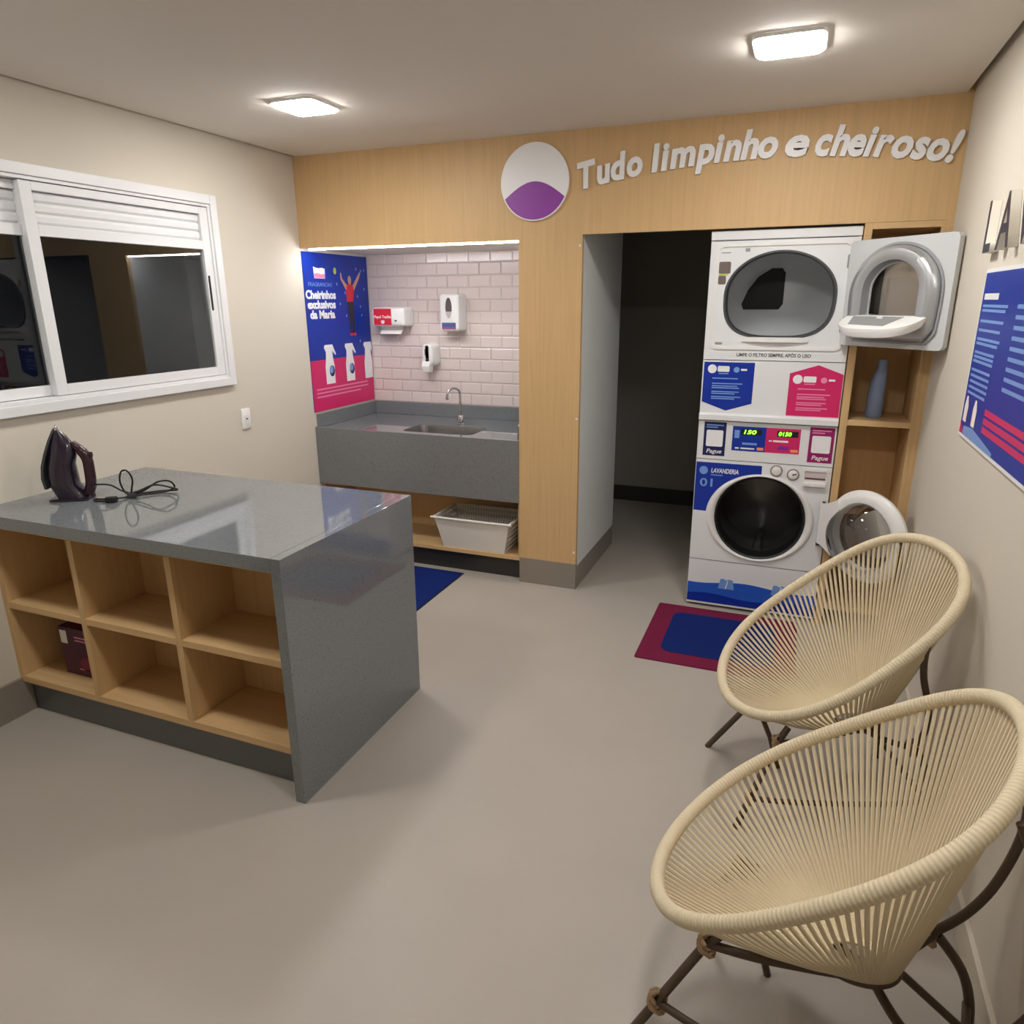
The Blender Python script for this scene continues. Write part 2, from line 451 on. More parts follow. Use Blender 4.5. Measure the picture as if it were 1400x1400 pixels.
# ================================================================== SINK
t = thing('sink_counter', 'grey granite sink counter with deep apron in the tiled niche', 'sink', (.74, .37, 0))
fr = Fr((0, 0, 0), (1, 0, 0), (0, 1, 0))
bas = rrect(.60, 1.11, .10, .40, .05)
obj('worktop', holed(fr, rect(.0005, X1-.0005, .021, .748), bas, (.855, .25), .872, .9), M['gran'], t)
obj('apron', box(.0005, X1-.0005, -.002, .0205, .517, .908, .003), M['gran'], t)
bs = obj('backsplash', box(.022, X1-.022, .73, .749, .9003, .992, .002), M['gran'], t)
obj('side_splash', box(.0006, .0215, .021, .749, .9003, .992, .002), M['gran'], t)
obj('side_splash', box(X1-.0215, X1-.0006, .021, .749, .9003, .992, .002), M['gran'], t)
secs = []
for ins, zz in ((.0, .9), (.004, .86), (.012, .76), (.05, .745)):
    secs.append([fr.p(u, v, zz) for u, v in rrect(.60+ins, 1.11-ins, .10+ins, .40-ins, .05)])
bs = obj('basin', loft(secs[::-1], cap=False), M['steel'], t)
obj('basin_floor', prism(fr, rrect(.65, 1.06, .15, .35, .04), .743, .746), M['steel'], t)
obj('drain', lathe([(0, .750), (.03, .750), (.038, .747)], 'Z', 24, (.855, .25, 0)), M['dgrey'], bs)
# under-sink shelving
t = thing('sink_shelf', 'open oak shelf below the granite sink apron', 'shelf', (.74, .3, 0))
obj('back_panel', box(.002, X1-.002, .40, .418, .14, .87, 0), M['wood'], t)
obj('shelf_board', box(.002, X1-.002, .004, .3998, .140, .166, .001), M['woodh'], t)
obj('side_panel', box(.002, .02, .03, .3998, .167, .515, 0), M['wood'], t)
obj('side_panel', box(X1-.02, X1-.002, .03, .3998, .167, .515, 0), M['wood'], t)
obj('toe_kick', box(.002, X1-.002, .06, .08, 0, .1395, 0), mat('dark_toe_stone', (52, 52, 52), .4), t)

# faucet
fx, fy = .865, .47
t = thing('faucet', 'chrome gooseneck faucet behind the sink basin', 'faucet', (fx, fy, .9))
obj('base', lathe([(0, .900), (.026, .9002), (.026, .906), (.020, .912), (.0195, .955), (.015, .962), (0, .963)], 'Z', 24, (fx, fy, 0)), M['chrome'], t)
neck = catmull([(fx, fy, .96), (fx, fy, 1.04), (fx-.002, fy, 1.115), (fx-.012, fy-.02, 1.145), (fx-.03, fy-.055, 1.152), (fx-.045, fy-.085, 1.135), (fx-.05, fy-.096, 1.10)], 6)
obj('spout', tube(neck, .0085, 12), M['chrome'], t)
obj('aerator', lathe([(0, 1.078), (.011, 1.078), (.011, 1.104), (.0085, 1.106)], 'Z', 16, (fx-.05, fy-.096, 0)), M['chrome'], t)
obj('lever', tube([(fx, fy-.018, .935), (fx+.005, fy-.05, .94), (fx+.008, fy-.085, .955)], [.009, .007, .006], 10), M['chrome'], t)

# ------------------------------------------------------------------ wall dispensers (niche back wall face at y = .749)
YB = .7485
def Fb(y): return Fr((0, y, 0), (1, 0, 0), (0, 0, 1))
t = thing('paper_towel_dispenser', 'white paper towel dispenser with red front label and hanging sheet', 'dispenser', (.25, YB, 1.54))
secs = []
for d, ins in ((0, 0), (.09, 0), (.115, .008), (.125, .025)):
    secs.append([(u, YB-d, v) for u, v in rrect(.092+ins, .372-ins, 1.545+ins*.6, 1.678-ins*.6, .022)])
obj('housing', loft(secs), M['plastic'], t)
f2 = Fb(YB-.1255)
lab = obj('front_label', prism(f2, rrect(.117, .262, 1.557, 1.668, .004), 0, .0012), M['red'], t)
obj('label_text', text_on(f2, .19, 1.603, 'Papel Toalha', .027, .0014, .0003, .0006, align='CENTER', fit=.136), M['whitep'], lab)
obj('label_icon', prisms(f2, [rrect(.176, .204, 1.568, 1.588, .005), rect(.182, .198, 1.563, 1.568)], .0014, .0018), M['whitep'], lab)
obj('lock', prism(f2, rrect(.288, .306, 1.580, 1.590, .003), 0, .001), M['dgrey'], t)
obj('paper_sheet', loft([[(u, YB-.06-dy, z) for u, dy in ((.135, 0), (.315, 0), (.315, -.0015), (.135, -.0015))] for z, in ((1.55,), (1.52,))] +
                        [[(u, YB-.085-dy, 1.492) for u, dy in ((.137, 0), (.31, 0), (.31, -.0015), (.137, -.0015))]], smooth=False), M['paper'], t)

t = thing('roll_dispenser', 'tall white dispenser with dark oval window high on the tiles', 'dispenser', (.71, YB, 1.5))
secs = []
for d, ins in ((0, 0), (.085, 0), (.11, .006), (.118, .018)):
    secs.append([(u, YB-d, v) for u, v in rrect(.640+ins, .795-ins, 1.515+ins*.6, 1.765-ins*.6, .022)])
obj('housing', loft(secs), M['plastic'], t)
f2 = Fb(YB-.1185)
wv = obj('oval_window', prism(f2, circ(.716, 1.672, .024, 32, .068), 0, .0012), M['ink'], t)
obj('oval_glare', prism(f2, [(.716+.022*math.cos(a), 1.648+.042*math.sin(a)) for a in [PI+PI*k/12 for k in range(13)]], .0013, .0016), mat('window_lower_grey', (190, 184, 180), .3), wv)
lb = obj('front_label', prism(f2, rect(.662, .768, 1.530, 1.574), 0, .0011), mat('steel_blue_print', (70, 92, 150), .4), t)
obj('label_stripe', prism(f2, rect(.662, .768, 1.530, 1.545), .0012, .0015), mat('mauve_print', (150, 80, 130), .4), lb)

t = thing('soap_dispenser', 'white wall soap dispenser with push lever above the faucet', 'dispenser', (.51, YB, 1.22))
secs = []
for d, ins in ((0, 0), (.07, 0), (.095, .012), (.102, .03)):
    secs.append([(u, YB-d, v) for u, v in rrect(.474+ins, .578-ins, 1.268+ins, 1.428-ins*.5, .035)])
obj('housing', loft(secs), M['plastic'], t)
f2 = Fb(YB-.1022)
obj('sight_slot', prism(f2, rrect(.507, .514, 1.345, 1.392, .003), 0, .001), M['dgrey'], t)
obj('badge', prism(f2, circ(.523, 1.322, .010, 20, .005), 0, .001), M['ink'], t)
obj('push_lever', loft([[(u, YB-d, z) for u, d in ((.488+i, .06), (.548-i, .06), (.548-i, dd), (.488+i, dd))] for z, dd, i in ((1.305, .104, 0), (1.27, .118, 0), (1.232, .108, .004), (1.226, .09, .008))], smooth=False), M['plastic'], t)

# squeeze bottle at the end of the counter
t = thing('detergent_bottle', 'small white bottle with red band at the right end of the sink', 'bottle', (1.428, .20, .9))
obj('body', lathe([(0, .9005), (.026, .901), (.028, .908), (.028, .965), (.014, .99), (.0125, 1.0), (0, 1.0)], 'Z', 24, (1.425, .2, 0)), M['plastic'], t)
obj('band', lathe([(.0283, .925), (.0285, .927), (.0285, .952), (.0283, .954)], 'Z', 24, (1.425, .2, 0)), M['red'], t)
obj('cap', lathe([(.013, 1.0003), (.013, 1.018), (.006, 1.022), (.005, 1.036), (0, 1.037)], 'Z', 16, (1.425, .2, 0)), M['lpink'], t)

# ------------------------------------------------------------------ poster beside the sink (on the left wall, inside the niche)
t = thing('niche_poster', 'blue and magenta poster with white heading and three spray bottles beside the sink', 'poster', (0, .37, 1.0))
fp = Fr((0.0008, 0, 1.003), (0, 1, 0), (0, 0, 1)); PW, PH = .742, 1.022
obj('panel', prism(fp, rect(.004, PW, 0, PH), 0, .004), M['blue'], t)
pl = .0042
obj('magenta_field', prism(fp, rect(.004, PW, 0, .338), pl, pl+.0004), M['pink'], t)
lg = obj('logo_print', prism(fp, [(.116, .862), (.112, .935), (.135, .928), (.17, .925), (.20, .93), (.236, .924), (.232, .862)], pl, pl+.0004), M['whitep'], t)
obj('logo_band', prism(fp, [(.117, .864), (.115, .89), (.15, .896), (.19, .888), (.231, .892), (.231, .864)], pl+.0006, pl+.001), M['lpink'], lg)
obj('small_heading', text_on(fp, .045, .812, 'FRAGRANCIAS', .036, pl, .0003, 0, fit=.255), M['lblue'], t)
for s_, u, v, w_ in (('Cheirinhos', .012, .735, .325), ('exclusivos', .024, .673, .305), ('da Maria', .042, .609, .272)):
    obj('heading_text', text_on(fp, u, v, s_, .072, pl, .0004, .0032, fit=w_), M['whitep'], t)
# printed figure with raised arms
fig = obj('printed_figure', prisms(fp, [[(.468, .715), (.464, .80), (.48, .83), (.545, .83), (.562, .80), (.54, .715)]], pl, pl+.0004), M['red'], t)
obj('printed_arms', prisms(fp, [[(.478, .825), (.425, .868), (.418, .905), (.408, .905), (.405, .865), (.465, .79)], [(.548, .825), (.61, .885), (.645, .918), (.655, .912), (.63, .87), (.56, .79)],
                               circ(.513, .858, .020, 20, .030)], pl+.0002, pl+.0006), M['skin'], fig)
obj('printed_trousers', prisms(fp, [[(.468, .715), (.482, .50), (.510, .50), (.512, .64), (.522, .50), (.55, .50), (.544, .715)]], pl+.0003, pl+.0007), mat('dark_denim_print', (44, 44, 62), .5), fig)
obj('printed_shoes', prisms(fp, [rrect(.478, .512, .482, .500, .008), rrect(.519, .556, .482, .500, .008)], pl+.0002, pl+.0006), M['red'], fig)
obj('printed_petals', prisms(fp, [circ(u, v, .007, 10, .010) for u, v in ((.36, .83), (.385, .70), (.45, .775), (.60, .75), (.63, .68), (.69, .80), (.45, .62), (.60, .935), (.66, .925), (.70, .93), (.60, .44), (.64, .62))], pl, pl+.0004), M['lblue'], t, kind='stuff')
obj('printed_lemon', prism(fp, circ(.347, .915, .016, 20, .022), pl, pl+.0004), M['lime'], t)
for k, u in enumerate((.212, .452, .688)):
    v = (.172, .169, .167)[k]; hgt = .262
    sil = [(-.050, 0), (.050, 0), (.052, hgt*.45), (.040, hgt*.65), (.036, hgt*.84), (.07, hgt*.72), (.078, hgt*.75), (.05, hgt*.94), (.042, hgt), (-.044, hgt), (-.054, hgt*.93), (-.036, hgt*.82), (-.040, hgt*.65), (-.052, hgt*.45)]
    if k == 2: sil = [(min(a, .05), b) for a, b in sil]
    bp = obj('spray_bottle_print', prism(fp, [(u+a, v+b) for a, b in sil], pl+.0006, pl+.001), M['whitep'], t)
    if k < 2:
        obj('bottle_badge', prism(fp, circ(u+.020, v+.085, .030, 20, .038), pl+.0011, pl+.0014), M['navy'], bp)
        obj('badge_shine', prism(fp, circ(u+.012, v+.095, .022, 20, .026), pl+.0015, pl+.0018), M['lblue'], bp)
obj('small_print', lines(fp, .045, [(.140, .62, 0), (.115, .62, 0), (.090, .52, 0)], pl+.0006, pl+.001, .009), M['lpink'], t)

# ------------------------------------------------------------------ laundry basket on the under-sink shelf
bx0, bx1, by0, by1, bz0, bz1 = .895, 1.415, -.022, .30, .1672, .375
t = thing('laundry_basket', 'white plastic slotted laundry basket on the shelf under the sink', 'basket', ((bx0+bx1)/2, (by0+by1)/2, bz0))
def wall_grid(p00, p10, p11, p01, cols, rows, rr, rc):
    """slotted wall: bars between two edges of a quad"""
    bm = bmesh.new(); P = [Vector(p) for p in (p00, p10, p11, p01)]
    def pt(u, v): return (P[0]*(1-u)+P[1]*u)*(1-v)+(P[3]*(1-u)+P[2]*u)*v
    n = (P[1]-P[0]).cross(P[3]-P[0]).normalized()*.0016
    def quad(u0, u1, v0, v1):
        c = [pt(u0, v0), pt(u1, v0), pt(u1, v1), pt(u0, v1)]
        a = [bm.verts.new(q-n) for q in c]; b = [bm.verts.new(q+n) for q in c]
        bm.faces.new(a[::-1]); bm.faces.new(b)
        for i in range(4): bm.faces.new((a[i], a[(i+1) % 4], b[(i+1) % 4], b[i]))
    for i in range(cols+1):
        u = i/cols; quad(max(0, u-rc), min(1, u+rc), 0, 1)
    for j in range(rows+1):
        v = j/rows; quad(0, 1, max(0, v-rr), min(1, v+rr))
    return to_mesh(bm, 'grid')
q = .045
B = [(bx0+q, by0+q*.8, bz0), (bx1-q, by0+q*.8, bz0), (bx1-q, by1-q*.8, bz0), (bx0+q, by1-q*.8, bz0)]
Tt = [(bx0, by0, bz1), (bx1, by0, bz1), (bx1, by1, bz1), (bx0, by1, bz1)]
obj('front_wall', loft([[Vector(p)+Vector((0, d, 0)) for p, d in ((P0, -.0016), (P1, -.0016), (P1, .0016), (P0, .0016))] for P0, P1 in ((B[0], B[1]), (Tt[0], Tt[1]))], smooth=False), M['basket'], t)
obj('back_wall', wall_grid(B[3], B[2], Tt[2], Tt[3], 26, 6, .035, .011), M['basket'], t)
obj('side_wall', wall_grid(B[0], B[3], Tt[3], Tt[0], 12, 6, .06, .024), M['basket'], t)
obj('side_wall', wall_grid(B[1], B[2], Tt[2], Tt[1], 12, 6, .06, .024), M['basket'], t)
obj('bottom', wall_grid(B[0], B[1], B[2], B[3], 20, 12, .03, .014), M['basket'], t)
rim = catmull([(bx0+.02, by0-.004, bz1), (bx1-.02, by0-.004, bz1), (bx1+.004, by0+.02, bz1), (bx1+.004, by1-.02, bz1), (bx1-.02, by1+.004, bz1), (bx0+.02, by1+.004, bz1), (bx0-.004, by1-.02, bz1), (bx0-.004, by0+.02, bz1)], 4, True)
obj('rim', tube(rim, .008, 8, True), M['basket'], t)

# ------------------------------------------------------------------ floor mats
def floor_mat(name, label, x0, x1, y0, y1, m1, m2=None, rim_w=.1):
    t = thing(name, label, 'mat', ((x0+x1)/2, (y0+y1)/2, 0))
    f3 = Fr((0, 0, 0), (1, 0, 0), (0, 1, 0))
    o = obj('border' if m2 else 'pile', loft([[f3.p(u, v, w) for u, v in rrect(x0+i, x1-i, y0+i, y1-i, .012)] for i, w in ((0, .0005), (0, .005), (.004, .008))], smooth=False), m1, t)
    if m2:
        obj('centre_field', prism(f3, rrect(x0+rim_w, x1-rim_w, y0+rim_w, y1-rim_w, .06), .0081, .0105), m2, t)
    else:
        obj('edge_binding', holed(f3, rect(x0-.006, x1+.006, y0-.006, y1+.006), rect(x0-.0002, x1+.0002, y0-.0002, y1+.0002), ((x0+x1)/2, (y0+y1)/2), .0005, .005), M['black'], t)
    return t
floor_mat('floor_mat', 'plain dark blue floor mat in front of the sink', .34, 1.085, -.76, -.012, M['matblue'])
floor_mat('floor_mat', 'maroon floor mat with blue centre in front of the washing machine', 2.375, 3.13, -.725, -.02, M['matred'], M['matblue'], .105)

# ================================================================== ISLAND
IX, IY0, IY1, IZ = 1.52, -2.217, -1.375, .927
t = thing('folding_island', 'grey granite island with six oak cubbies beneath', 'island', (.76, -1.8, 0))
ISL = t
obj('worktop', box(.0005, IX-.0402, IY0, IY1, IZ-.05, IZ, .0015), M['gran'], t)
obj('waterfall_panel', box(IX-.04, IX, IY0, IY1, 0, IZ, .0015), M['gran'], t)
YW = -2.165
obj('toe_kick', box(.0005, IX-.041, -2.13, -2.105, 0, .148, 0), M['grand'], t)
obj('back_panel', box(.0005, IX-.041, -1.45, -1.432, .0, .876, 0), M['wood'], t)
XI = IX-.0405
obj('cubby_back', box(.0008, XI, -1.88, -1.864, .1782, .8488, 0), M['wood'], t)
obj('top_board', box(.0008, XI, YW, -1.4505, .849, .8765, .001), M['woodh'], t)
obj('bottom_board', box(.0008, XI, YW, -1.4505, .1485, .178, .001), M['woodh'], t)
for x0 in (.0008, .455, .952, XI-.029):
    obj('side_board' if x0 < .1 or x0 > 1.3 else 'divider', box(x0, x0+.029, YW+.0002, -1.8803, .1782, .8488, .001), M['wood'], t)
for x0, x1 in ((.0300, .4548), (.4842, .9518), (.9812, XI-.0292)):
    obj('shelf_board', box(x0, x1, YW+.0004, -1.8803, .496, .524, .001), M['woodh'], t)
# carton in the lower left cubby
t = thing('plum_carton', 'dark plum carton with white label in the lower left cubby', 'box', (.25, -2.0, .178))
obj('carton', box(.17, .415, -2.075, -1.95, .1783, .40, .003), M['plumbox'], t)
f4 = Fr((.17, -2.0752, .1783), (1, 0, 0), (0, 0, 1))
obj('label', prism(f4, rect(.006, .045, .145, .205), 0, .0006), M['paper'], t)
obj('print_swirl', prisms(f4, [circ(.15, .06, .05, 24, .035)], 0, .0005), mat('wine_print', (120, 20, 70), .4), t)
obj('small_print', lines(f4, .09, [(.18, .10, 0), (.165, .08, 0), (.03, .11, 0)], 0, .0005, .006), M['lpink'], t)

# ------------------------------------------------------------------ steam iron standing on its heel
ix, iy = .215, -1.925
t = thing('steam_iron', 'dark plum steam iron standing on its heel on the island', 'iron', (ix, iy, IZ), rz=YAW+.12)
# local frame: x right as seen, y away from the viewer, z up; soleplate on the -x side
def ellsec(x0, x1, hw, z, n=20, p=2.0):
    out = []
    for k in range(n):
        a = 2*PI*k/n; c, s_ = math.cos(a), math.sin(a)
        out.append(((x0+x1)/2+(x1-x0)/2*math.copysign(abs(c)**(2/p), c), hw*math.copysign(abs(s_)**(2/p), s_), z))
    return out
obj('body', loft([ellsec(-.052, .060, .050, .012, p=3), ellsec(-.060, .050, .054, .03, p=3), ellsec(-.076, .028, .056, .065, p=2.6), ellsec(-.078, .026, .055, .11, p=2.6), ellsec(-.073, .026, .051, .15, p=2.4),
                  ellsec(-.064, .040, .042, .19, p=2.2), ellsec(-.053, .036, .031, .23, p=2.2), ellsec(-.040, .016, .018, .265), ellsec(-.028, -.008, .007, .292)]), M['iron'], t, True)
# steel soleplate along the curved left side
sol = []
for zz, x, hw in ((.055, -.080, .050), (.10, -.084, .054), (.15, -.079, .048), (.20, -.066, .036), (.25, -.050, .020), (.29, -.033, .006), (.300, -.027, .002)):
    sol.append([(x-.004, -hw, zz), (x+.006, -hw, zz), (x+.006, hw, zz), (x-.004, hw, zz)])
obj('soleplate', loft(sol, smooth=False), M['dgrey'], t, True)
obj('handle', tube(catmull([(.030, 0, .235), (.060, 0, .205), (.078, 0, .17), (.080, 0, .12), (.076, 0, .06), (.060, 0, .02)], 6), [.016]*4+[.018]*3+[.021]*24, 14), M['iron2'], t, True)
obj('dial', lathe([(0, 0), (.014, 0), (.015, .004), (.013, .016), (0, .017)], 'X', 20, (.083, 0, .185)), M['iron2'], t, True)
obj('spray_nozzle', lathe([(.007, .29), (.008, .302), (.004, .312), (0, .313)], 'Z', 14, (-.020, 0, 0)), M['chrome'], t, True)
obj('heel', loft([[(x, y, z) for x, y in rrect(-.060-i, .072, -.052, .052, .02)] for z, i in ((.0005, .022), (.008, .022), (.013, .010))], smooth=False), M['iron'], t, True)
cp = [(.078, .0, .055), (.11, .0, .058), (.15, .01, .05), (.19, .02, .02), (.24, .03, .006), (.33, .06, .006), (.40, .04, .012), (.405, -.0, .03), (.34, -.03, .055), (.27, -.035, .03), (.225, -.03, .02), (.205, -.03, .07),
      (.215, -.03, .115), (.24, -.03, .118), (.255, -.03, .08), (.245, -.03, .02), (.29, -.02, .03), (.35, -.02, .065), (.39, 0, .062), (.40, .02, .03), (.35, .03, .008), (.26, -.01, .008), (.20, -.05, .008), (.14, -.05, .006), (.10, -.045, .006), (.12, -.075, .006), (.16, -.085, .006)]
cd = obj('power_cord', tube(catmull(cp, 6), .0038, 8), M['black'], t, True)
obj('plug', boxes([(.16, .205, -.100, -.072, .001, .024)], .005), M['black'], cd, True)
obj('cord_tie', boxes([(.226, .262, -.042, .0, .003, .026)], .006), M['dgrey'], cd, True)

# wall outlet
t = thing('wall_outlet', 'white wall outlet plate right of the window', 'outlet', (0, -.642, 1.06))
fo = Fr((.0005, -.642, 1.06), (0, 1, 0), (0, 0, 1))
obj('plate', loft([[fo.p(u, v, w) for u, v in rrect(-.036+i, .036-i, -.060+i, .060-i, .006)] for i, w in ((0, 0), (0, .006), (.004, .009))]), M['plastic'], t)
obj('socket', prism(fo, rrect(-.022, .022, -.022, .022, .008), .0092, .0105), M['plastic'], t)
obj('slot', prism(fo, rrect(-.009, .009, -.0035, .0035, .003), .0107, .0112), M['dgrey'], t)

# ================================================================== SIGNS ON THE OAK HEADER
t = thing('round_sign', 'round white and purple sign disc on the oak header', 'sign', (1.578, 0, 2.32))
fs = Fr((1.577, -.0005, 2.327), (1, 0, 0), (0, 0, 1))
obj('disc', prism(fs, circ(0, 0, .194, 64), 0, .014), M['whitep'], t)
arc = [(.188*math.cos(a), .188*math.sin(a)) for a in [math.radians(205+130*k/24) for k in range(25)]]
obj('purple_field', prism(fs, arc+[(.188*math.cos(math.radians(335))*(1-k/13)-.188*math.cos(math.radians(335))*k/13, -.079+.082*math.sin(PI*k/13)) for k in range(1, 13)], .0142, .0152), M['purple'], t)

t = thing('wall_lettering', 'white raised lettering on the oak header', 'lettering', (2.68, 0, 2.36))
fl = Fr((0, -.0005, 0), (1, 0, 0), (0, 0, 1))
def zb(x): return 2.366-.112*(x-2.72)**2
for word, xa, xb in (('Tudo', 1.832, 2.165), ('limpinho', 2.205, 2.800), ('e', 2.832, 2.935), ('cheiroso!', 2.962, 3.545)):
    ms = [text_raw(ch, .172, .008, .0066, .20) for ch in word]
    ws = []
    for me in ms:
        xs = [v.co.x for v in me.vertices]; me.transform(Matrix.Translation((-min(xs), 0, 0))); ws.append(max(xs)-min(xs))
    gap = -.004; tot = sum(ws)+gap*(len(ws)-1); k = (xb-xa)/tot; cur = xa
    for ch, me, w_ in zip(word, ms, ws):
        xm = cur+w_*k/2; ang = math.atan(-.224*(xm-2.72))
        me.transform(Matrix.Translation((-w_/2, 0, 0))); me.transform(Matrix.Diagonal((k, 1, 1, 1))); me.transform(Matrix.Rotation(ang, 4, 'Z'))
        me.transform(Matrix.Translation(fl.p(xm, zb(xm), .0085)) @ fl.mat())
        obj('letter', me, M['whitep'], t); cur += (w_+gap)*k

# ================================================================== RIGHT WALL: lettering and poster
t = thing('wall_lettering', 'tall dark raised letters on the right wall above the blue poster', 'lettering', (W, -1.5, 1.87))
fr_ = Fr((W-.0005, 0, 0), (0, -1, 0), (0, 0, 1))
cur = .862
for ch in 'LAVANDERIA':
    me = text_raw(ch, .235, .014, .004); xs = [v.co.x for v in me.vertices]; me.transform(Matrix.Translation((-min(xs), 0, 0))); w_ = max(xs)-min(xs)
    me.materials.clear(); me.materials.append(M['lettersface']); me.materials.append(M['sidecream'])
    for p in me.polygons: p.material_index = 0 if p.normal.z > .9 else 1
    me.transform(Matrix.Translation(fr_.p(cur, 1.868, .0145)) @ fr_.mat())
    obj('letter', me, None, t); cur += w_+.075

t = thing('wall_poster', 'large blue instruction poster on the right wall behind the chairs', 'poster', (W, -1.5, 1.24))
fq = Fr((W-.0005, -.885, 1.245), (0, -1, 0), (0, 0, 1)); QW, QH = 1.15, .553
obj('panel', prism(fq, rect(-.012, QW+.012, -.012, QH+.012), 0, .006), M['whitep'], t)
obj('blue_field', prism(fq, rect(0, QW, 0, QH), .0062, .0066), M['blue'], t)
obj('pale_wave', prism(fq, [(.06, 0), (.06, .03), (.2, .04), (.5, .012), (.5, 0)], .0068, .0072), M['lblue'], t)
obj('magenta_corner', prism(fq, [(0, 0), (0, .04), (.05, .012), (.06, 0)], .0068, .0072), M['pink'], t)
obj('magenta_blocks', prisms(fq, [rect(.33+.0, QW-.05, .05+.028*k, .070+.028*k) for k in range(3)], .0075, .008), M['pink'], t)
obj('heading_bar', prism(fq, rect(.03, .23, .465, .485), .0068, .0072), M['whitep'], t)
obj('small_print', lines(fq, .03, [(.44, .34, 0), (.425, .32, 0), (.39, .32, 0), (.36, .30, 0), (.33, .32, 0), (.315, .30, 0), (.285, .28, 0), (.27, .28, 0), (.255, .28, 0), (.225, .27, 0), (.205, .27, 0), (.185, .27, 0), (.165, .27, 0), (.145, .26, 0)], .0068, .0072, .009), M['lblue'], t)
obj('small_print', lines(fq, .48, [(.44-.03*k, .26+.05*(k % 2), 0) for k in range(9)], .0068, .0072, .012), M['lblue'], t)
for k, u in enumerate((.03, .165)):
    obj('bottle_print', prism(fq, [(u, .045), (u+.05, .045), (u+.055, .10), (u+.035, .135), (u+.015, .135), (u, .10)], .0075, .008), M['carton'], t)

# ================================================================== OAK SHELF UNIT BY THE RIGHT WALL
t = thing('shelf_unit', 'narrow built-in oak shelf unit between the machines and right wall', 'shelf', (3.39, .16, 0))
sx0, sx1 = 3.2175, 3.5498
obj('side_board', box(sx0, sx0+.034, .0005, .36, 0, 2.054, .001), M['wood'], t)
obj('side_board', box(sx1-.018, sx1, .0005, .36, 0, 2.054, .001), M['wood'], t)
obj('back_panel', box(sx0+.0342, sx1-.0182, .345, .36, 0, 2.054, 0), M['wood'], t)
for z in (.10, .62, 1.105, 1.60, 2.026):
    obj('shelf_board', box(sx0+.0342, sx1-.0182, .001, .3448, z, z+.028, .001), M['woodh'], t)
t = thing('spray_bottle', 'blue-grey plastic bottle on the oak shelf below the dryer door', 'bottle', (3.375, .14, 1.133))
def bsec(z, a, b, dx=0): return [(3.375+dx+a*math.cos(2*PI*k/20), .14+b*math.sin(2*PI*k/20), z) for k in range(20)]
obj('body', loft([bsec(1.1335, .036, .03), bsec(1.145, .040, .034), bsec(1.25, .040, .034), bsec(1.31, .037, .030, .004), bsec(1.36, .030, .026, .010), bsec(1.38, .026, .024, .013)]), M['bottle'], t)
obj('cap', lathe([(.024, 1.3803), (.024, 1.418), (.02, 1.424), (0, 1.424)], 'Z', 20, (3.388, .14, 0)), M['bottle'], t)
t = thing('carton', 'pale beige carton on the upper oak shelf behind the dryer door', 'box', (3.44, .16, 1.628))
obj('carton_body', box(3.362, 3.49, .09, .22, 1.6283, 1.81, .002), M['carton'], t)
obj('carton_flap', box(3.362, 3.49, .09, .22, 1.8103, 1.812, 0), M['paper'], t)

# ================================================================== WASHER AND DRYER
mx0, mx1, my = 2.521, 3.212, .03
FM = Fr((0, my, 0), (1, 0, 0), (0, 0, 1))       # machine front; w grows toward the room
cxm = (mx0+mx1)/2
# ---------------- washer
t = thing('washing_machine', 'white front-loading washing machine numbered 01 with open round door', 'washer', (cxm, .4, 0))
WC = (2.876, .562)
obj('cabinet', boxes([(mx0, mx0+.015, my+.013, .80, .012, 1.088), (mx1-.015, mx1, my+.013, .80, .012, 1.088), (mx0+.0151, mx1-.0151, my+.013, .80, 1.07, 1.088), (mx0+.0151, mx1-.0151, .785, .80, .012, 1.0695), (mx0+.0151, mx1-.0151, my+.014, .7849, .012, .03)], .002), M['white'], t)
obj('front_panel', holed(FM, rect(mx0, mx1, .292, .874), circ(*WC, .262, 64, .2425), WC, -.0125, 0, 128), M['white'], t)
lp = obj('lower_panel', prism(FM, rect(mx0, mx1, .018, .287), -.0125, 0), M['white'], t)
# port surround ring, gasket, drum
def ring_prof(pr): return lathe([(r, my-w) for r, w in pr], 'Y', 64, (WC[0], 0, WC[1]), False)
pr_ = obj('port_ring', ring_prof([(1, .0003), (.985, .008), (.94, .012), (.865, .009), (.83, -.01), (.83, -.03), (.93, -.03), (.935, .0003), (1, .0003)]), M['plastic'], t)
for v in pr_.data.vertices:       # unit profile -> oval outside, round inside
    dx, dz = v.co.x-(WC[0]-t.location.x), v.co.z-WC[1]; r = math.hypot(dx, dz); k = (r-.83)/.17
    k = min(max(k, 0), 1); v.co.x = (WC[0]-t.location.x)+dx/r*(.236+(.279-.236)*k); v.co.z = WC[1]+dz/r*(.236+(.246-.236)*k)
obj('gasket', ring_prof([(.238, -.0102), (.232, -.004), (.224, -.01), (.222, -.05), (.215, -.09), (.232, -.10), (.250, -.05), (.2365, -.031), (.2362, -.0103), (.238, -.0102)]), M['black'], t)
dr = obj('drum', ring_prof([(.226, -.101), (.262, -.12), (.27, -.16), (.27, -.46), (.25, -.485), (.1, -.47), (.02, -.455), (0, -.455)]), M['drum'], t)
for k in range(3):
    a = math.radians(-90+120*k)
    c_ = Vector((WC[0]+.243*math.cos(a), 0, WC[1]+.243*math.sin(a))); tv = Vector((-math.sin(a), 0, math.cos(a))); nv = Vector((-math.cos(a), 0, -math.sin(a)))
    obj('drum_paddle', loft([[c_+tv*(.03*s_)+nv*h_+Vector((0, y, 0)) for s_, h_ in ((-1, -.02), (-.4, .035), (.4, .035), (1, -.02))] for y in (.2, .48)], smooth=False), M['drum'], dr)
obj('door_latch', prism(FM, rrect(2.603, 2.622, .575, .583, .002), .0005, .002), M['dgrey'], t)
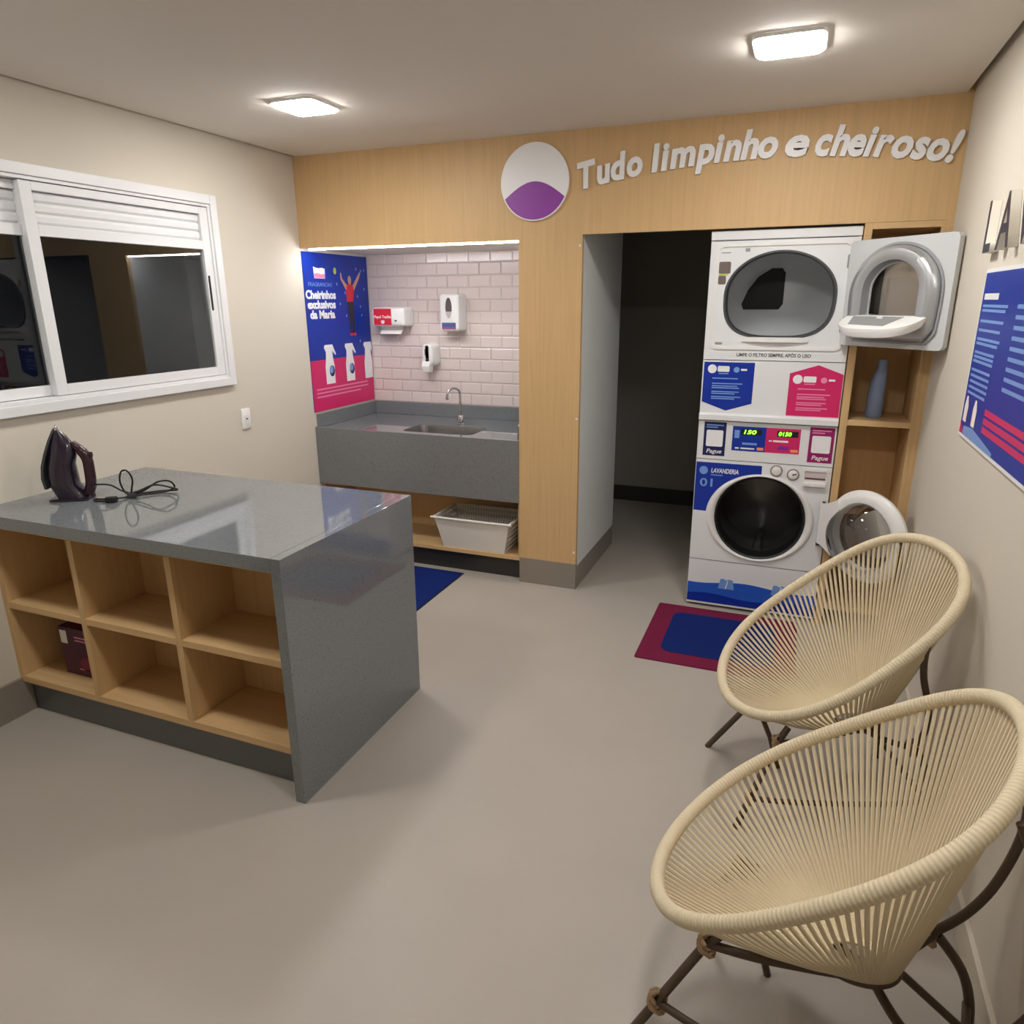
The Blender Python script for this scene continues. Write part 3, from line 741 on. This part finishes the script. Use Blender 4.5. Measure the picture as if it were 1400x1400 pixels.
# blue print round the port
arcp = [(WC[0]+.284*math.cos(a), WC[1]+.250*math.sin(a)) for a in [math.radians(91.5+(176-91.5)*k/28) for k in range(29)]]
dp = obj('blue_decal', prism(FM, [(2.524, .580), (2.524, .858), (WC[0]-.008, .858)]+arcp, .0004, .001), M['blue'], t)
obj('brand_text', text_on(FM, 2.605, .802, 'LAVANDERIA', .036, .0012, .0003, .0008, .1, fit=.145), M['whitep'], dp)
obj('brand_subtext', prism(FM, rect(2.605, 2.668, .786, .792), .0012, .0016), M['lblue'], dp)
obj('brand_roundel', prism(FM, circ(2.565, .812, .023, 28), .0012, .0016), M['lblue'], dp)
obj('machine_number', text_on(FM, 2.548, .722, '01', .064, .0012, .0003, .001, fit=.068), M['lblue'], dp)
# knobs and soap drawer
for kx, kz in ((2.942, .838), (3.026, .824)):
    kb = obj('dial_ring', lathe([(.031, my), (.031, my-.004), (.026, my-.005), (.026, my), (.031, my)], 'Y', 32, (kx, 0, kz)), mat('rose_grey_plastic', (150, 120, 122), .4), t)
    obj('dial_knob', lathe([(.0255, my-.0005), (.0245, my-.008), (.02, my-.011), (0, my-.011)], 'Y', 32, (kx, 0, kz)), M['plastic'], t)
obj('dial_pointer', prism(Fr((3.026, my-.0112, .824), (1, 0, 0), (0, 0, 1)), [(-.002, -.004), (.018, .004), (.018, .009), (-.004, .004)], 0, .001), M['ink'], t)
dw = obj('soap_drawer', holed(FM, rrect(3.075, 3.195, .755, .862, .008), rrect(3.082, 3.188, .80, .850, .005), (3.135, .825), .0005, .006), M['plastic'], t)
obj('drawer_recess', prism(FM, rrect(3.082, 3.188, .80, .850, .005), .0006, .0012), mat('shadow_pink_plastic', (206, 190, 192), .5), dw)
obj('drawer_handle', box(3.080, 3.190, my-.022, my-.0065, .768, .794, .006, 3, True), M['plastic'], dw)
obj('drawer_print', prism(FM, rect(3.086, 3.184, .806, .815), .0014, .0018), M['ink'], dw)
# control fascia
fz0, fz1 = .878, 1.0865
fa = obj('control_fascia', prism(FM, rect(mx0, mx1, fz0, fz1), -.0125, .0), M['white'], t)
for (u0_, u1_, mm, ml) in ((2.552, 2.668, M['navy'], 'left'), (3.085, 3.203, mat('plum_print', (150, 20, 100), .4), 'right')):
    st = obj('payment_sticker', prism(FM, rect(u0_, u1_, .897, 1.082), .0004, .001), mm, fa)
    obj('blank_card', prism(FM, rrect(u0_+.014, u1_-.014, .948, 1.038, .008), .0011, .0015), M['whitep'], st)
    obj('sticker_logo', text_on(FM, (u0_+u1_)/2, .912, 'Pague', .032, .0012, .0003, .0005, .2, 'CENTER', fit=.08), M['whitep'], st)
    obj('sticker_print', lines(FM, u0_+.012, [(1.062, .09, 0), (1.05, .06, 0)], .0011, .0015, .006), M['lblue'] if ml == 'left' else M['lpink'], st)
sl = obj('display_panel', prism(FM, rect(2.702, 2.872, .934, 1.066), .0004, .0012), M['blue'], fa)
sr = obj('display_panel', prism(FM, rect(2.8721, 3.042, .934, 1.066), .0004, .0012), M['pink'], fa)
for st, uu, tx in ((sl, 2.752, '150'), (sr, 2.933, '0150')):
    obj('display_window', prism(FM, rect(uu-.006, uu+.098, 1.022, 1.053), .0013, .0016), M['black'], st)
    obj('display_digits', text_on(FM, uu, 1.027, tx, .030, .0018, .0003, .0004, .15, fit=.062), M['green'], st)
obj('display_print', prisms(FM, [rect(2.712, 2.738, 1.002, 1.045), rect(2.755, 2.830, .968, .980)], .0013, .0017), M['lblue'], sl)
obj('display_print', prisms(FM, [rect(2.72, 2.74, .944, .952), rect(2.748, 2.82, .944, .952)], .0013, .0017), M['whitep'], sl)
obj('price_tag', prism(FM, rect(2.832, 2.866, .942, .957), .0013, .0017), M['orange'], sl)
obj('display_print', prisms(FM, [rect(2.888, 2.905, .994, 1.000), rect(2.910, 2.985, .992, 1.002)], .0013, .0017), M['whitep'], sr)
obj('display_icon', prisms(FM, [[(2.93, .952), (2.945, .975), (2.99, .97), (2.985, .952)]], .0013, .0017), M['purple'], sr)
obj('price_tag', prism(FM, rect(3.000, 3.036, .942, .957), .0013, .0017), M['orange'], sr)
# wavy blue print along the foot
wav = [(mx0+.002, .030)]+[(mx1-.002, .030)]+[(mx1-.002-(mx1-mx0-.004)*k/30, .158-.012*math.sin(k/30*2.6*PI+.2)) for k in range(31)]
fd = obj('foot_decal', prism(FM, wav, .0004, .001), M['blue2'], lp)
obj('foot_decal_band', prism(FM, [(mx0+.002, .030), (mx1-.002, .030)]+[(mx1-.002-(mx1-mx0-.004)*k/30, .078+.010*math.sin(k/30*3*PI)) for k in range(31)], .0011, .0015), M['blue'], fd)
for cx_ in (2.735, 3.02):
    sh = obj('shirt_print', prism(FM, [(cx_-.042, .125), (cx_+.046, .125), (cx_+.036, .182), (cx_+.012, .186), (cx_-.002, .178), (cx_-.014, .187), (cx_-.032, .184)], .0016, .002), M['lblue'], fd)
    obj('shirt_seam', prism(FM, [(cx_-.004, .127), (cx_+.002, .127), (cx_+.012, .18), (cx_+.007, .18)], .0021, .0024), M['whitep'], sh)
for fxx in (mx0+.06, mx1-.06):
    for fyy in (.09, .72):
        obj('foot', lathe([(0, 0), (.022, 0), (.022, .008), (.012, .0118), (0, .0119)], 'Z', 16, (fxx, fyy, 0)), M['black'], t)
obj('hinge_post', boxes([(3.176, 3.196, my-.014, my-.001, .45, .668)], .002), M['dgrey'], t)
# open round door, hinged on the right; drawn closed along -x from the hinge, then swung out
door = bpy.data.objects.new('door', None); link(door); door.parent = t
HX, HY = 3.192, my-.02
door.location = Vector((HX, HY, WC[1]+.02))-t.location; door.rotation_euler = (0, 0, math.radians(136))
dcx = -.262
def dlathe(pr): return lathe([(r, h) for r, h in pr], 'Y', 64, (dcx, 0, 0), False)
obj('door_ring', dlathe([(.165, .012), (.172, .020), (.196, .022), (.222, .014), (.234, -.004), (.230, -.022), (.205, -.034), (.170, -.030), (.160, -.012), (.165, .012)]), M['plastic'], door, True)
obj('glass_bowl', dlathe([(.176, .014), (.170, .03), (.158, .07), (.140, .105), (.11, .13), (.07, .143), (0, .148)]), M['door_glass'], door, True)
obj('outer_glass', dlathe([(.163, -.026), (.10, -.030), (0, -.032)]), M['smoked'], door, True)
obj('hinge_arm', prism(Fr((0, .004, 0), (-1, 0, 0), (0, 0, 1)), [(.0, -.108), (.0, .108), (.03, .112), (.10, .15), (.12, .11), (.07, 0), (.12, -.11), (.10, -.15), (.03, -.112)], 0, .02), M['plastic'], door, True)
obj('hinge_pin', tube([(0, 0, -.115), (0, 0, .115)], .008, 10), M['dgrey'], door, True)
obj('door_catch', boxes([(dcx-.226, dcx-.206, .012, .030, -.02, .02)], .003), M['steel'], door, True)
door['label'] = 'round white door with clear glass bowl'
# ---------------- dryer
t = thing('tumble_dryer', 'white tumble dryer with open door stacked on the washing machine', 'dryer', (cxm, .4, 1.09))
dz0, dz1 = 1.0905, 2.046
obj('cabinet', boxes([(mx0, mx0+.015, my+.013, .80, dz0, dz1), (mx1-.015, mx1, my+.013, .80, dz0, dz1), (mx0+.0151, mx1-.0151, my+.013, .80, dz1-.015, dz1), (mx0+.0151, mx1-.0151, .785, .80, dz0, dz1-.0155), (mx0+.0151, mx1-.0151, my+.014, .7849, dz0, dz0+.015)], .002), M['white'], t)
obj('ledge', loft([[(mx0, my-d, z), (mx1, my-d, z), (mx1, my+.012, z), (mx0, my+.012, z)] for d, z in ((.004, 1.0905), (.020, 1.096), (.020, 1.122), (.0005, 1.132))], smooth=False), M['white'], t)
mid = obj('sticker_panel', prism(FM, rect(mx0, mx1, 1.1325, 1.409), -.0125, 0), M['white'], t)
# the D-shaped load port
PC = (2.868, 1.735)
port = []
for k in range(80):
    a = 2*PI*k/80; c, s_ = math.cos(a), math.sin(a); p = 2.0 if s_ > 0 else 3.0
    port.append((PC[0]+.268*math.copysign(abs(c)**(2/p), c), PC[1]+.214*math.copysign(abs(s_)**(2/p), s_)))
def port_ins(d): return [(PC[0]+(u-PC[0])*(1-d/.24), PC[1]+(v-PC[1])*(1-d/.24)) for u, v in port]
obj('front_panel', holed(FM, rect(mx0, mx1, 1.413, 1.998), port, PC, -.0125, 0, 128), M['white'], t)
obj('top_cap', box(mx0-.002, mx1+.002, my-.006, my+.012, 2.002, dz1, .004), M['white'], t)
# raised frame that the door closes on
obj('door_frame', holed(FM, rrect(2.548, 3.182, 1.466, 1.984, .028), rrect(2.562, 3.168, 1.480, 1.970, .022), PC, .0003, .006, 128), M['plastic'], t)
fr0 = Fr((0, my, 0), (1, 0, 0), (0, 0, 1))
secs = [[fr0.p(u, v, -.001) for u, v in port_ins(0)], [fr0.p(u, v, .004) for u, v in port_ins(.002)], [fr0.p(u, v, .004) for u, v in port_ins(.010)], [fr0.p(u, v, -.05) for u, v in port_ins(.016)], [fr0.p(u, v, -.085) for u, v in port_ins(.006)]]
obj('port_lip', loft(secs, cap=False), mat('dark_port_seal', (72, 74, 78), .4), t)
tong = [[fr0.p(u, z, w) for u, w in [(PC[0]-.16+.32*k/20, (.006+.018*math.sin(PI*k/20))) for k in range(21)]+[(PC[0]+.16-.32*k/20, -.02) for k in range(21)]] for z in (1.506, 1.522, 1.530)]
obj('port_sill', loft(tong), M['plastic'], t)
ddy = my
dd = obj('drum', lathe([(.30, ddy+.09), (.332, ddy+.10), (.332, ddy+.56), (.325, ddy+.57), (.18, ddy+.575), (.16, ddy+.565), (0, ddy+.562)], 'Y', 72, (PC[0], 0, 1.71), False), M['galv'], t)
FB = Fr((0, ddy+.553, 0), (1, 0, 0), (0, 0, 1))
obj('vent_grille', prism(FB, [(2.66, 1.66), (2.855, 1.66), (2.875, 1.69), (2.875, 1.86), (2.855, 1.885), (2.80, 1.885), (2.73, 1.84), (2.68, 1.77), (2.648, 1.69)], 0, .004), M['black'], dd)
for k, a in enumerate((10, 130, 250)):
    a = math.radians(a); c_ = Vector((PC[0]+.318*math.cos(a), 0, 1.71+.318*math.sin(a))); tv = Vector((-math.sin(a), 0, math.cos(a))); nv = Vector((-math.cos(a), 0, -math.sin(a)))
    obj('drum_baffle', loft([[c_+tv*(.035*s_)+nv*h_+Vector((0, y, 0)) for s_, h_ in ((-1, -.01), (-.35, .05), (.35, .05), (1, -.01))] for y in (ddy+.14, ddy+.545)], smooth=False), M['galv'], dd)
wl = obj('warning_label', prisms(FM, [rrect(2.567, 2.625, 1.79+.052, 1.90, .008), rrect(2.567, 2.605, 1.79, 1.832, .008)], .0004, .001), mat('label_grey_brown', (112, 98, 92), .5), t)
obj('label_line', prism(FM, rect(2.567, 2.612, 1.833, 1.840), .0005, .0011), M['lime'], wl)
obj('corner_print', prisms(FM, [rect(2.575, 2.61, 1.490, 1.502), rect(2.575, 2.62, 1.94, 1.945)], .0004, .0008), M['grey'], t)
obj('catch_slot', prisms(FM, [rrect(2.690, 2.712, 1.945, 1.962, .003)], .0004, .001), M['grey'], t)
obj('caption_text', text_on(FM, 2.868, 1.432, 'LIMPE O FILTRO SEMPRE, APÓS O USO', .024, .0004, .0003, .0006, 0, 'CENTER', fit=.36), M['ink'], t)
# two instruction stickers
def sticker(poly, m1, m2, u0_, v1, w_):
    st = obj('instruction_sticker', prism(FM, poly, .0004, .001), m1, mid)
    obj('blank_roundel', prism(FM, circ(u0_+.036, v1-.034, .023, 28), .0011, .0015), M['whitep'], st)
    obj('name_plate', prism(FM, rrect(u0_+.064, u0_+.124, v1-.048, v1-.018, .006), .0011, .0015), M['whitep'], st)
    obj('side_roundel', prism(FM, circ(u0_+.160, v1-.036, .015, 24), .0011, .0015), m2, st)
    obj('side_print', prism(FM, rect(u0_+.182, u0_+.212, v1-.040, v1-.030), .0011, .0015), M['whitep'], st)
    obj('small_print', lines(FM, u0_+.04, [(v1-.060, .05, .03), (v1-.085, .13, 0), (v1-.112, .155, 0), (v1-.125, .13, 0), (v1-.135, .14, 0), (v1-.155, .14, 0), (v1-.165, .12, 0), (v1-.182, .15, 0), (v1-.192, .12, 0)], .0011, .0015, .0055), m2, st)
sticker([(2.528, 1.190), (2.655, 1.146), (2.784, 1.188), (2.784, 1.400), (2.528, 1.400)], M['blue'], M['lblue'], 2.535, 1.398, .25)
sticker([(2.958, 1.136), (3.209, 1.136), (3.209, 1.352), (3.090, 1.396), (2.958, 1.352)], M['pink'], M['lpink'], 2.962, 1.357, .25)
# open door: drawn closed along -x from the hinge, then swung out
door = bpy.data.objects.new('door', None); link(door); door.parent = t
door.location = Vector((3.176, my-.022, 1.738))-t.location; door.rotation_euler = (0, 0, math.radians(135))
DW, DH = .545, .238
FD = Fr((0, 0, 0), (-1, 0, 0), (0, 0, 1))   # u runs from hinge to free edge; w points to the dryer (+y closed = -n), so inside is w<0
cen = (.275, .0)
win_ = [(cen[0]+u, v) for u, v in ([(.132*math.cos(PI*k/20), .012+.118*math.sin(PI*k/20)) for k in range(21)]+[(-.132, -.095), (.132, -.095)])]
obj('door_panel', holed(FD, rrect(.004, DW, -DH, DH, .022), win_, cen, -.014, .014, 128), mat('pale_grey_enamel', (204, 206, 208), .3), door, True)
# FD.n = x cross y = (-1,0,0)x(0,0,1) = (0,1,0): +w is the dryer side
def dloop(a, b, r, dv=0): return [(cen[0]+u, v+dv) for u, v in ([(a*math.cos(PI*k/24), b*math.sin(PI*k/24)) for k in range(25)]+[(-a, -.05), (-a*.97, -b+r*.5), (-a*.8, -b), (a*.8, -b), (a*.97, -b+r*.5), (a, -.05)])]
L = [resample(dloop(a, b, .1), cen, 96) for a, b in ((.228, .205), (.225, .202), (.208, .190), (.180, .165))]
secs = [[FD.p(u, v, w) for u, v in loop] for loop, w in zip(L, (.0145, .04, .055, .058))]+[[FD.p(u, v, .050) for u, v in resample([(cen[0]+(a-cen[0])*1.10, b*1.10) for a, b in win_], cen, 96)], [FD.p(u, v, .0145) for u, v in resample([(cen[0]+(a-cen[0])*1.02, b*1.02) for a, b in win_], cen, 96)]]
obj('inner_dish', loft(secs, cap=False), mat('satin_metal_dish', (186, 188, 191), .3, metal=.65), door, True)
obj('door_seal', holed(FD, resample(dloop(.240, .217, .1), cen, 96), resample(dloop(.230, .207, .1), cen, 96), cen, .0145, .022, 96), M['grey'], door, True)
obj('window_pane', prism(FD, [(cen[0]+(a-cen[0])*.995, b*.995) for a, b in win_], -.004, .004), M['door_glass'], door, True)
# lint scoop at the foot of the door
def trp(k, n=18):
    out = []
    for i in range(n+1):
        a = PI*i/n; out.append((.205*math.copysign(abs(math.cos(a))**.7, math.cos(a))*k, .05+.128*abs(math.sin(a))**.75*k))
    return out
def tray_sec(k, dz): return [FD.p(cen[0]+u, -.098-(w-.05)*.42+dz, w) for u, w in trp(k)]
obj('lint_tray', loft([tray_sec(.80, -.050), tray_sec(.93, -.040), tray_sec(1.0, -.012), tray_sec(1.0, .0), tray_sec(.97, .002)]), M['plastic'], door, True)
obj('lint_screen', loft([[FD.p(cen[0]+u, -.098-(w-.05)*.42+dz, w) for u, w in ((-.165, .062), (-.12, .142), (.075, .150), (.105, .062))] for dz in (.0022, .0034)], smooth=False), M['mesh'], door, True)
obj('screen_tab', loft([[FD.p(cen[0]+u, -.098-(w-.05)*.42+dz, w) for u, w in ((-.02, .07), (-.02, .082), (.012, .086), (.012, .074))] for dz in (.0036, .010)], smooth=False), M['plastic'], door, True)
for z in (-.18, .12): obj('door_hinge', boxes([(-.012, .012, -.012, .010, z, z+.06)], .003), M['grey'], door, True)
door['label'] = 'square white door with metallic inner dish and lint tray'

# ================================================================== WOVEN CHAIRS
A_, z0_, z1_, z2_, b_, e_, f2_, e2_, e3_ = .331, .630, .271, .031, .355, .003, -.017, .216, .175
def rim_pt(a):
    p = math.cos(a)
    return Vector((-A_*p+f2_*p*p, b_*math.sin(a)*(1+e_*p+e2_*p*p+e3_*p**3), z0_+z1_*p+z2_*p*p))
def chair(label, loc, ph, uprights, rearf):
    t = thing('woven_chair', label, 'chair', (loc[0], loc[1], 0), PI+ph, 'woven string lounge chairs')
    R = [rim_pt(2*PI*k/120) for k in range(120)]
    obj('rim', tube(R, .0175, 12, True), M['rib'], t, True)
    # strings from the rim to the small oval at the bottom of the basket
    dense = [rim_pt(2*PI*k/2000) for k in range(2000)]
    acc = [0]
    for k in range(2000): acc.append(acc[-1]+(dense[(k+1) % 2000]-dense[k]).length)
    N = 124; k = 0
    bc = Vector((-.135, 0, .285))
    def bot(a): return bc+Vector((-.085*math.cos(a), .062*math.sin(a), .010*math.cos(a)))
    for i in range(N):
        s_ = acc[-1]*(i+.5)/N
        while acc[k+1] < s_: k += 1
        a = 2*PI*k/2000; p = dense[k]
        q = bot(a); d = (q-p).normalized()
        mid_ = p.lerp(q, .5)+Vector((0, 0, -.022))
        pts = [p-d*.004, p.lerp(q, .25)+Vector((0, 0, -.016)), mid_, p.lerp(q, .75)+Vector((0, 0, -.017)), q, q.lerp(bc, .35)+Vector((0, 0, -.004))]
        obj('string', tube(pts, .0048, 5), M['cream'], t, True)
    obj('bottom_ring', tube([bot(2*PI*k_/40)+Vector((0, 0, -.006)) for k_ in range(40)], .0085, 8, True), M['frame'], t, True)
    hz = .268
    for s_ in (-1, 1):
        up_ = catmull(uprights[0 if s_ < 0 else 1], 6)
        obj('seat_support', tube(catmull([(.162, s_*.138, hz+.004), (.06, s_*.104, .262), (-.06, s_*.055, .255), (-.165, s_*.012, .254)], 6), .0105, 10), M['frame'], t, True)
        obj('seat_support', tube(catmull([(-.175, s_*.014, .254), (-.225, s_*.09, .262), (-.280, s_*.166, .286)], 6), .0105, 10), M['frame'], t, True)
        obj('back_support', tube(up_, .0105, 10), M['frame'], t, True)
        obj('leg', tube(catmull([(-.285, s_*.168, .285), (-.345+rearf*.6, s_*.186, .20), (-.375+rearf, s_*.19, .11), (-.385+rearf, s_*.19, .0)], 6), .0115, 10), M['frame'], t, True)
        obj('leg', tube([(.120, s_*.108, .315), (.165, s_*.140, .268), (.300, s_*.228, .0)], .0115, 10), M['frame'], t, True)
        if s_ > 0: obj('side_rail', tube(catmull([(.252, s_*.197, .095), (.10, s_*.205, .09), (-.2+rearf*.5, s_*.2, .09), (-.376+rearf, s_*.19, .10)], 5), .0095, 10), M['frame'], t, True)
        for c_, r_ in (((.162, s_*.138, .272), .021), ((-.268, s_*.160, .285), .021), ((.252, s_*.197, .095), .020))[:3 if s_ > 0 else 2]:
            c_ = Vector(c_)
            wr = []
            for k_ in range(60):
                a = 2*PI*k_/12; wr.append(c_+Vector((.016*math.sin(k_*.55), math.cos(a)*r_*.85, math.sin(a)*r_*.85+.010*math.cos(k_*.37))))
            obj('binding', tube(wr, .0055, 6), M['knot'], t, True)
    obj('rear_rail', tube([(-.370+rearf, -.19, .105), (-.370+rearf, .19, .105)], .0095, 10), M['frame'], t, True)
    obj('rear_brace', tube([(-.205, -.05, .258), (-.36+rearf, -.11, .11)], .0095, 10), M['frame'], t, True)
    obj('front_brace', tube([(.160, -.130, .268), (.10, -.11, .13), (.06, -.105, 0)], .0095, 10), M['frame'], t, True)
def upright(s_, pts): return [(a, s_*b, c) for a, b, c in pts]
tight = [(-.270, .160, .285), (-.290, .180, .36), (-.275, .202, .46), (-.235, .215, .58), (-.200, .265, .70), (-.190, .318, .785)]
snug = [(-.270, .160, .285), (-.315, .190, .38), (-.338, .208, .50), (-.340, .222, .62), (-.330, .222, .75), (-.314, .200, .885)]
wide = [(-.270, .160, .285), (-.330, .180, .36), (-.375, .200, .46), (-.402, .222, .60), (-.385, .215, .74), (-.325, .195, .885)]
chair('farther cream string chair with dark frame, beside the washing machine', (3.166, -1.468), .323, (upright(-1, snug), upright(1, tight)), .045)
chair('nearer cream string chair with dark frame, at the lower right', (3.119, -2.431), -.201, (upright(-1, wide), upright(1, [(a*1.05, b, c) for a, b, c in wide])), .0)
